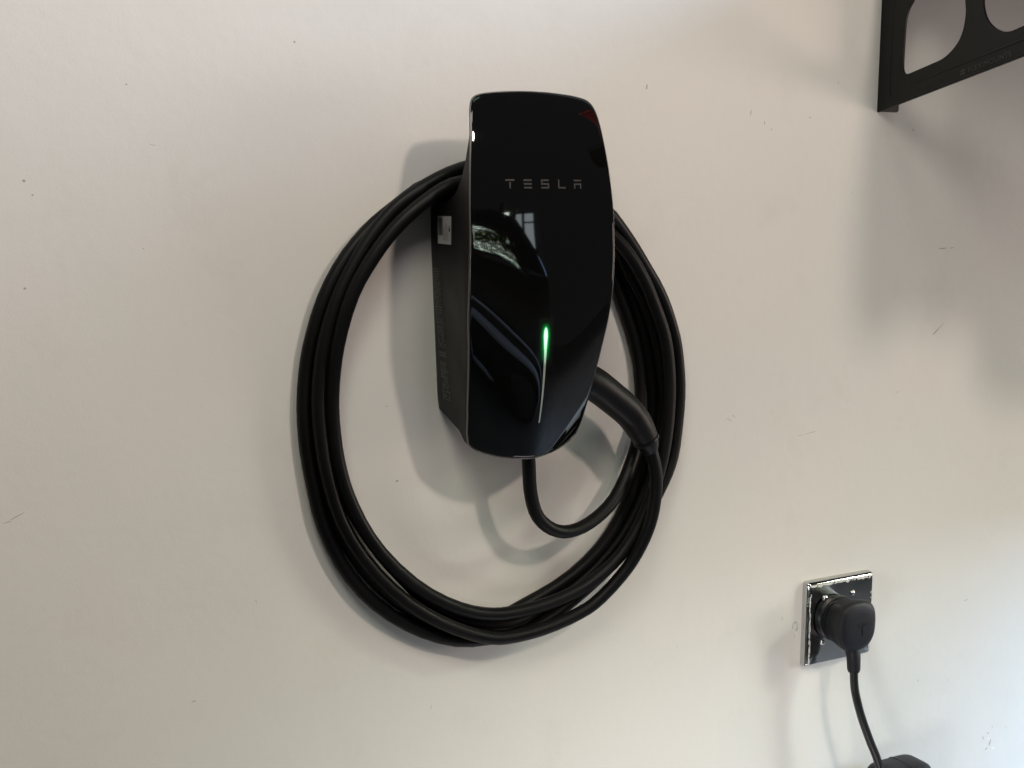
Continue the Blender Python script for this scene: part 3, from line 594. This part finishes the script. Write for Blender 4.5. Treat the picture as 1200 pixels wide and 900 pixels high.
# ------------------------------------------------------------------ parked car behind the camera, seen mirrored in the glass
CAR = thing('parked_car', 'black parked car with a bright side window, mirrored in the charger\'s glass front', 'car', (-1.2, -2.2, -1.25))
def prism_ring(P, h0, h1):
    n = len(P); return [(x, -h0, z) for x, z in P]+[(x, -h1, z) for x, z in P], [(i, (i+1) % n, n+(i+1) % n, n+i) for i in range(n)]
def car():
    H0, H1 = 1.42, 3.15
    def arch(cx, r=.37, cz=-.93): return [(cx+r*math.cos(t), cz+r*math.sin(t)) for t in [R(a) for a in range(-8, 189, 14)]]
    prof = [(.80,-.98),(.88,-.80),(.91,-.45),(.885,-.16),(.84,-.02),(.76,.20),(.66,.275),(.30,.325),(-.5,.36),(-1.3,.31),(-2.05,-.04),(-2.5,-.13),(-3.15,-.28),(-3.28,-.5),(-3.25,-.95),(-2.95,-.98)] + list(reversed(arch(-2.55))) + [(-2.1,-1.0),(-.16,-1.0)] + list(reversed(arch(.29)))
    win = rounded([(-.55,.02),(-.50,.265),(.25,.250),(.60,.205),(.735,.120),(.715,-.055),(.63,.005)], .03, 5)
    win2 = rounded([(-1.72,.02),(-1.20,.255),(-.62,.27),(-.65,.02)], .03, 5)
    for h, nm in ((H0, 'body_side'), (H1, 'body_side')):
        cu = bpy.data.curves.new('o', 'CURVE'); cu.dimensions = '2D'; cu.fill_mode = 'BOTH'; cu.extrude = .02; cu.bevel_depth = .012; cu.bevel_resolution = 2
        for P in (prof, win, win2):
            sp = cu.splines.new('POLY'); sp.points.add(len(P)-1); sp.use_cyclic_u = True
            for i, (a, b) in enumerate(P): sp.points[i].co = (a, b, 0, 1)
        t = bpy.data.objects.new('o', cu); col.objects.link(t); me = bpy.data.meshes.new_from_object(t.evaluated_get(bpy.context.evaluated_depsgraph_get())); bpy.data.objects.remove(t)
        off = origin_of(CAR)
        for vv in me.vertices:
            x, z, d = vv.co
            bulge = .10*max(0, 1-((z+.35)/.62)**2) - .25*max(0, z+.02)      # body swells at the waist, cabin leans in
            s = -1 if h == H0 else 1
            vv.co = Vector((x, -(h+s*bulge+d), z))-off
        me.materials.clear(); me.materials.append(M['car_paint'])
        for p in me.polygons: p.use_smooth = False
        o = bpy.data.objects.new(nm, me); col.objects.link(o); o.parent = CAR
    n0 = 16
    v, f = prism_ring(prof, H0+.05, H1-.05); f = [q for i, q in enumerate(f) if i not in (4, 5)]; obj('body_shell', v, f, M['car_paint'], CAR, sharp=30)
    mb = MB(); mb.box((-3.0, -(H1-.28), -.98), (.78, -(H0+.30), -.42)); mb.build('floor_pan', M['tyre'], CAR, smooth=False)
    g = [(.838, -.018), (.755, .20), (.662, .272)]
    v = [(x, -h, z) for h in (H0+.06, H1-.06) for x, z in g]+[(x-.004, -h, z-.001) for h in (H0+.06, H1-.06) for x, z in g]
    obj('rear_window', v, [(0,1,4,3),(1,2,5,4),(6,9,10,7),(7,10,11,8),(0,6,7,1),(1,7,8,2),(3,4,10,9),(4,5,11,10),(0,3,9,6),(2,8,11,5)], M['car_glass'], CAR, smooth=False)
    for P, nm in ((win, 'side_window'), (win2, 'side_window')):
        for h, s in ((H0, 1), (H1, -1)):
            n = len(P); c = lambda z: .25*max(0, z+.02)*s - s*.10*max(0, 1-((z+.35)/.62)**2)
            a = [(x, -(h+c(z)), z) for x, z in P]; b = [(x, -(h+c(z)+.004), z) for x, z in P]
            obj(nm, a+b, [tuple(range(n))[::-1], tuple(range(n, 2*n))]+[(i, (i+1) % n, n+(i+1) % n, n+i) for i in range(n)], M['car_glass'], CAR, smooth=False)
    bul = lambda z: .10*max(0, 1-((z+.35)/.62)**2)
    for cx in (.29, -2.55):
        for rr, tr in ((.425, .040), (.55, .014)):
            P = []
            for a in range(-6, 187, 6):
                x, z = cx+rr*math.cos(R(a)), -.93+rr*math.sin(R(a)); P.append((x, -(H0-bul(z)-.035), z))
            if rr > .5: P = P[2:-2]
            v, f = tube(P, tr, 10); obj('arch_gleam', v, f, M['arch'], CAR, sharp=0)  # gleam along the wheel arch, painted as a pale band
        for h in (H0+.02, H1-.24):
            secs = [[(cx+r*math.cos(2*math.pi*k/36), -hh, -.93+r*math.sin(2*math.pi*k/36)) for k in range(36)] for r, hh in ((.10,h+.02),(.20,h+.01),(.225,h-.005),(.30,h-.015),(.318,h),(.32,h+.03),(.32,h+.20),(.25,h+.21))]
            v, f = loft(secs, (True, True)); w_ = obj('wheel', v, f, M['tyre'], CAR, sharp=30)
            secs = [[(cx+r*math.cos(2*math.pi*k/30), -hh, -.93+r*math.sin(2*math.pi*k/30)) for k in range(30)] for r, hh in ((.03,h-.012),(.10,h-.008),(.19,h-.006),(.215,h-.010),(.222,h+.004))]
            v, f = loft(secs, (True, False)); obj('rim', v, f, M['rim'], w_, sharp=30)
car()
CAR.location.x -= .14
# daylight beyond the car: a strip of open sky behind a leafy tree
mb = MB(); mb.box((2.5,-8.02,-.45),(3.72,-8.0,1.15)); o = mb.build('sky', M['sky'], smooth=False); o['kind'] = 'structure'
TREE = thing('garden_tree', 'green leafy tree beyond the car window, mirrored in the glass of the charger', 'tree', (2.9, -6.6, -1.25))
v, f = tube([(2.9,-6.6,-1.25),(2.92,-6.6,-.4),(2.86,-6.58,.4),(2.9,-6.6,1.2)], lambda t: .09-.06*t, 10); obj('trunk', v, f, M['bark'], TREE)
mb = MB(); rnd = random.Random(5)
for k in range(7000):
    c = Vector((2.9+rnd.gauss(0,.75), -6.6+rnd.gauss(0,.4), .25+rnd.gauss(0,.55)))
    if c.x > 2.95 or c.z > .95: continue
    if math.sin(c.x*7+1.3*c.z*5)+math.sin(c.z*9-c.x*3) < -.5: continue
    a = Vector((rnd.gauss(0,1), rnd.gauss(0,1), rnd.gauss(0,1))).normalized(); b = a.orthogonal().normalized(); l = rnd.uniform(.025,.06)
    mb.add([c-a*l, c-b*l*.45, c+a*l, c+b*l*.45], [(0,1,2,3)])
mb.build('crown', M['leaf'], TREE, smooth=False)['kind'] = 'stuff'

NW = thing('narrow_window', 'tall narrow window with pale panes, mirrored beside the car in the charger\'s glass', 'window', (2.72, -5.0, -.3))
mb = MB()
for x in (2.56, 2.685, 2.86): mb.box((x-.013,-5.03,-.42),(x+.013,-4.97,.72))
mb.box((2.573,-5.025,.70),(2.847,-4.975,.72)); mb.box((2.573,-5.025,-.42),(2.847,-4.975,-.39)); mb.build('frame', M['tyre'], NW, smooth=False)
for x0, x1, zs in ((2.573,2.672,(-.39,.70)),(2.698,2.847,(-.39,-.12,.22,.56,.70))):
    for a, b in zip(zs, zs[1:]):
        mb = MB(); mb.box((x0,-5.006,a+.012),(x1,-5.0,b-.012)); mb.build('pane', M['lit_pane'], NW, smooth=False)

NW.location.x -= .19

# ------------------------------------------------------------------ small scuffs and chips on the wall
def scuffs():
    mb = MB(); lb = MB(); rnd = random.Random(11)
    def mark(x, z, l, a, wd, m=mb):
        n = 9; ca, sa = math.cos(R(a)), math.sin(R(a)); P = []
        for k in range(n):
            t = 2*math.pi*k/n; u = l/2*math.cos(t)*rnd.uniform(.8, 1.1); v_ = wd/2*math.sin(t)*rnd.uniform(.5, 1.2)
            P.append((x+u*ca-v_*sa, -.00008, z+u*sa+v_*ca))
        m.add(P+[(x, -.00022, z)], [(k, (k+1) % n, n) for k in range(n)])
    for a in ((.1823,.1893,.006,80,.0022),(.6202,-.0879,.016,40,.0022),(.628,-.082,.012,35,.0010),(.4235,-.1983,.018,8,.0008),(.408,-.200,.010,5,.0005),(.6246,.0139,.016,3,.0016),(.640,.0142,.007,8,.0010),
              (.3031,-.173,.010,-30,.0008),(.309,-.169,.007,-40,.0007),(.3206,.1675,.007,80,.0010),(.7617,-.6545,.010,70,.0022),(.755,-.662,.006,30,.0018),(.748,-.645,.007,110,.0014),(.757,-.640,.005,20,.0014),(.765,-.633,.006,60,.0012),
              (-.4559,-.1933,.014,25,.0008),(-.464,-.1975,.008,10,.0006),(-.4361,.0886,.003,0,.0028),(-.430,.077,.002,0,.0018),(-.2003,.2135,.0022,0,.0022),(-.3117,-.3868,.006,5,.0010),(-.25,-.30,.004,110,.0007),
              (.34,.157,.004,90,.0012),(.35,.15,.003,60,.0010),(.405,.165,.004,20,.0012),(.445,.205,.003,90,.0012),(.565,.155,.004,-40,.0016),(.56,-.16,.004,60,.0010),(.70,-.445,.010,5,.0008),(.62,-.54,.003,90,.0014),(.675,-.55,.006,75,.0007),
              (-.35,.17,.002,0,.0012),(-.33,.12,.006,-15,.0006),(-.44,.0,.0024,0,.0020),(.0,-.35,.008,8,.0006),(.012,-.347,.006,15,.0006),(-.07,-.44,.006,70,.0006),(.39,-.42,.006,85,.0008),(-.115,-.125,.0016,0,.0016),(-.105,-.2,.003,0,.0026)): mark(*a)
    # paint lifting at the left of the socket plate
    for i in range(9):
        t = i/8*math.pi*1.3; mark(.4105-.004*math.cos(t), -.434+.006*math.sin(t), .0035, 90+math.degrees(t), .0012)
    for i in range(6): mark(.4135+rnd.uniform(-.004,.003), -.436+rnd.uniform(-.012,.010), .003, rnd.uniform(0,180), .0010, rnd.choice((mb, lb)))
    for a in ((.768,-.664,.005,0,.004),(.7575,-.648,.004,40,.003),(.4155,-.428,.004,80,.002),(.413,-.442,.004,100,.002)): mark(*a, m=lb)
    for i in range(9): mark(rnd.uniform(-.48,.83), rnd.uniform(-.68,.30), rnd.uniform(.0008,.003), rnd.uniform(0,180), rnd.uniform(.0004,.0010), rnd.choice((mb, lb)))
    a = mb.build('scuff_marks', M['scuff'], WALL); a['kind'] = 'stuff'
    b = lb.build('paint_chips', M['chip'], WALL); b['kind'] = 'stuff'
scuffs()
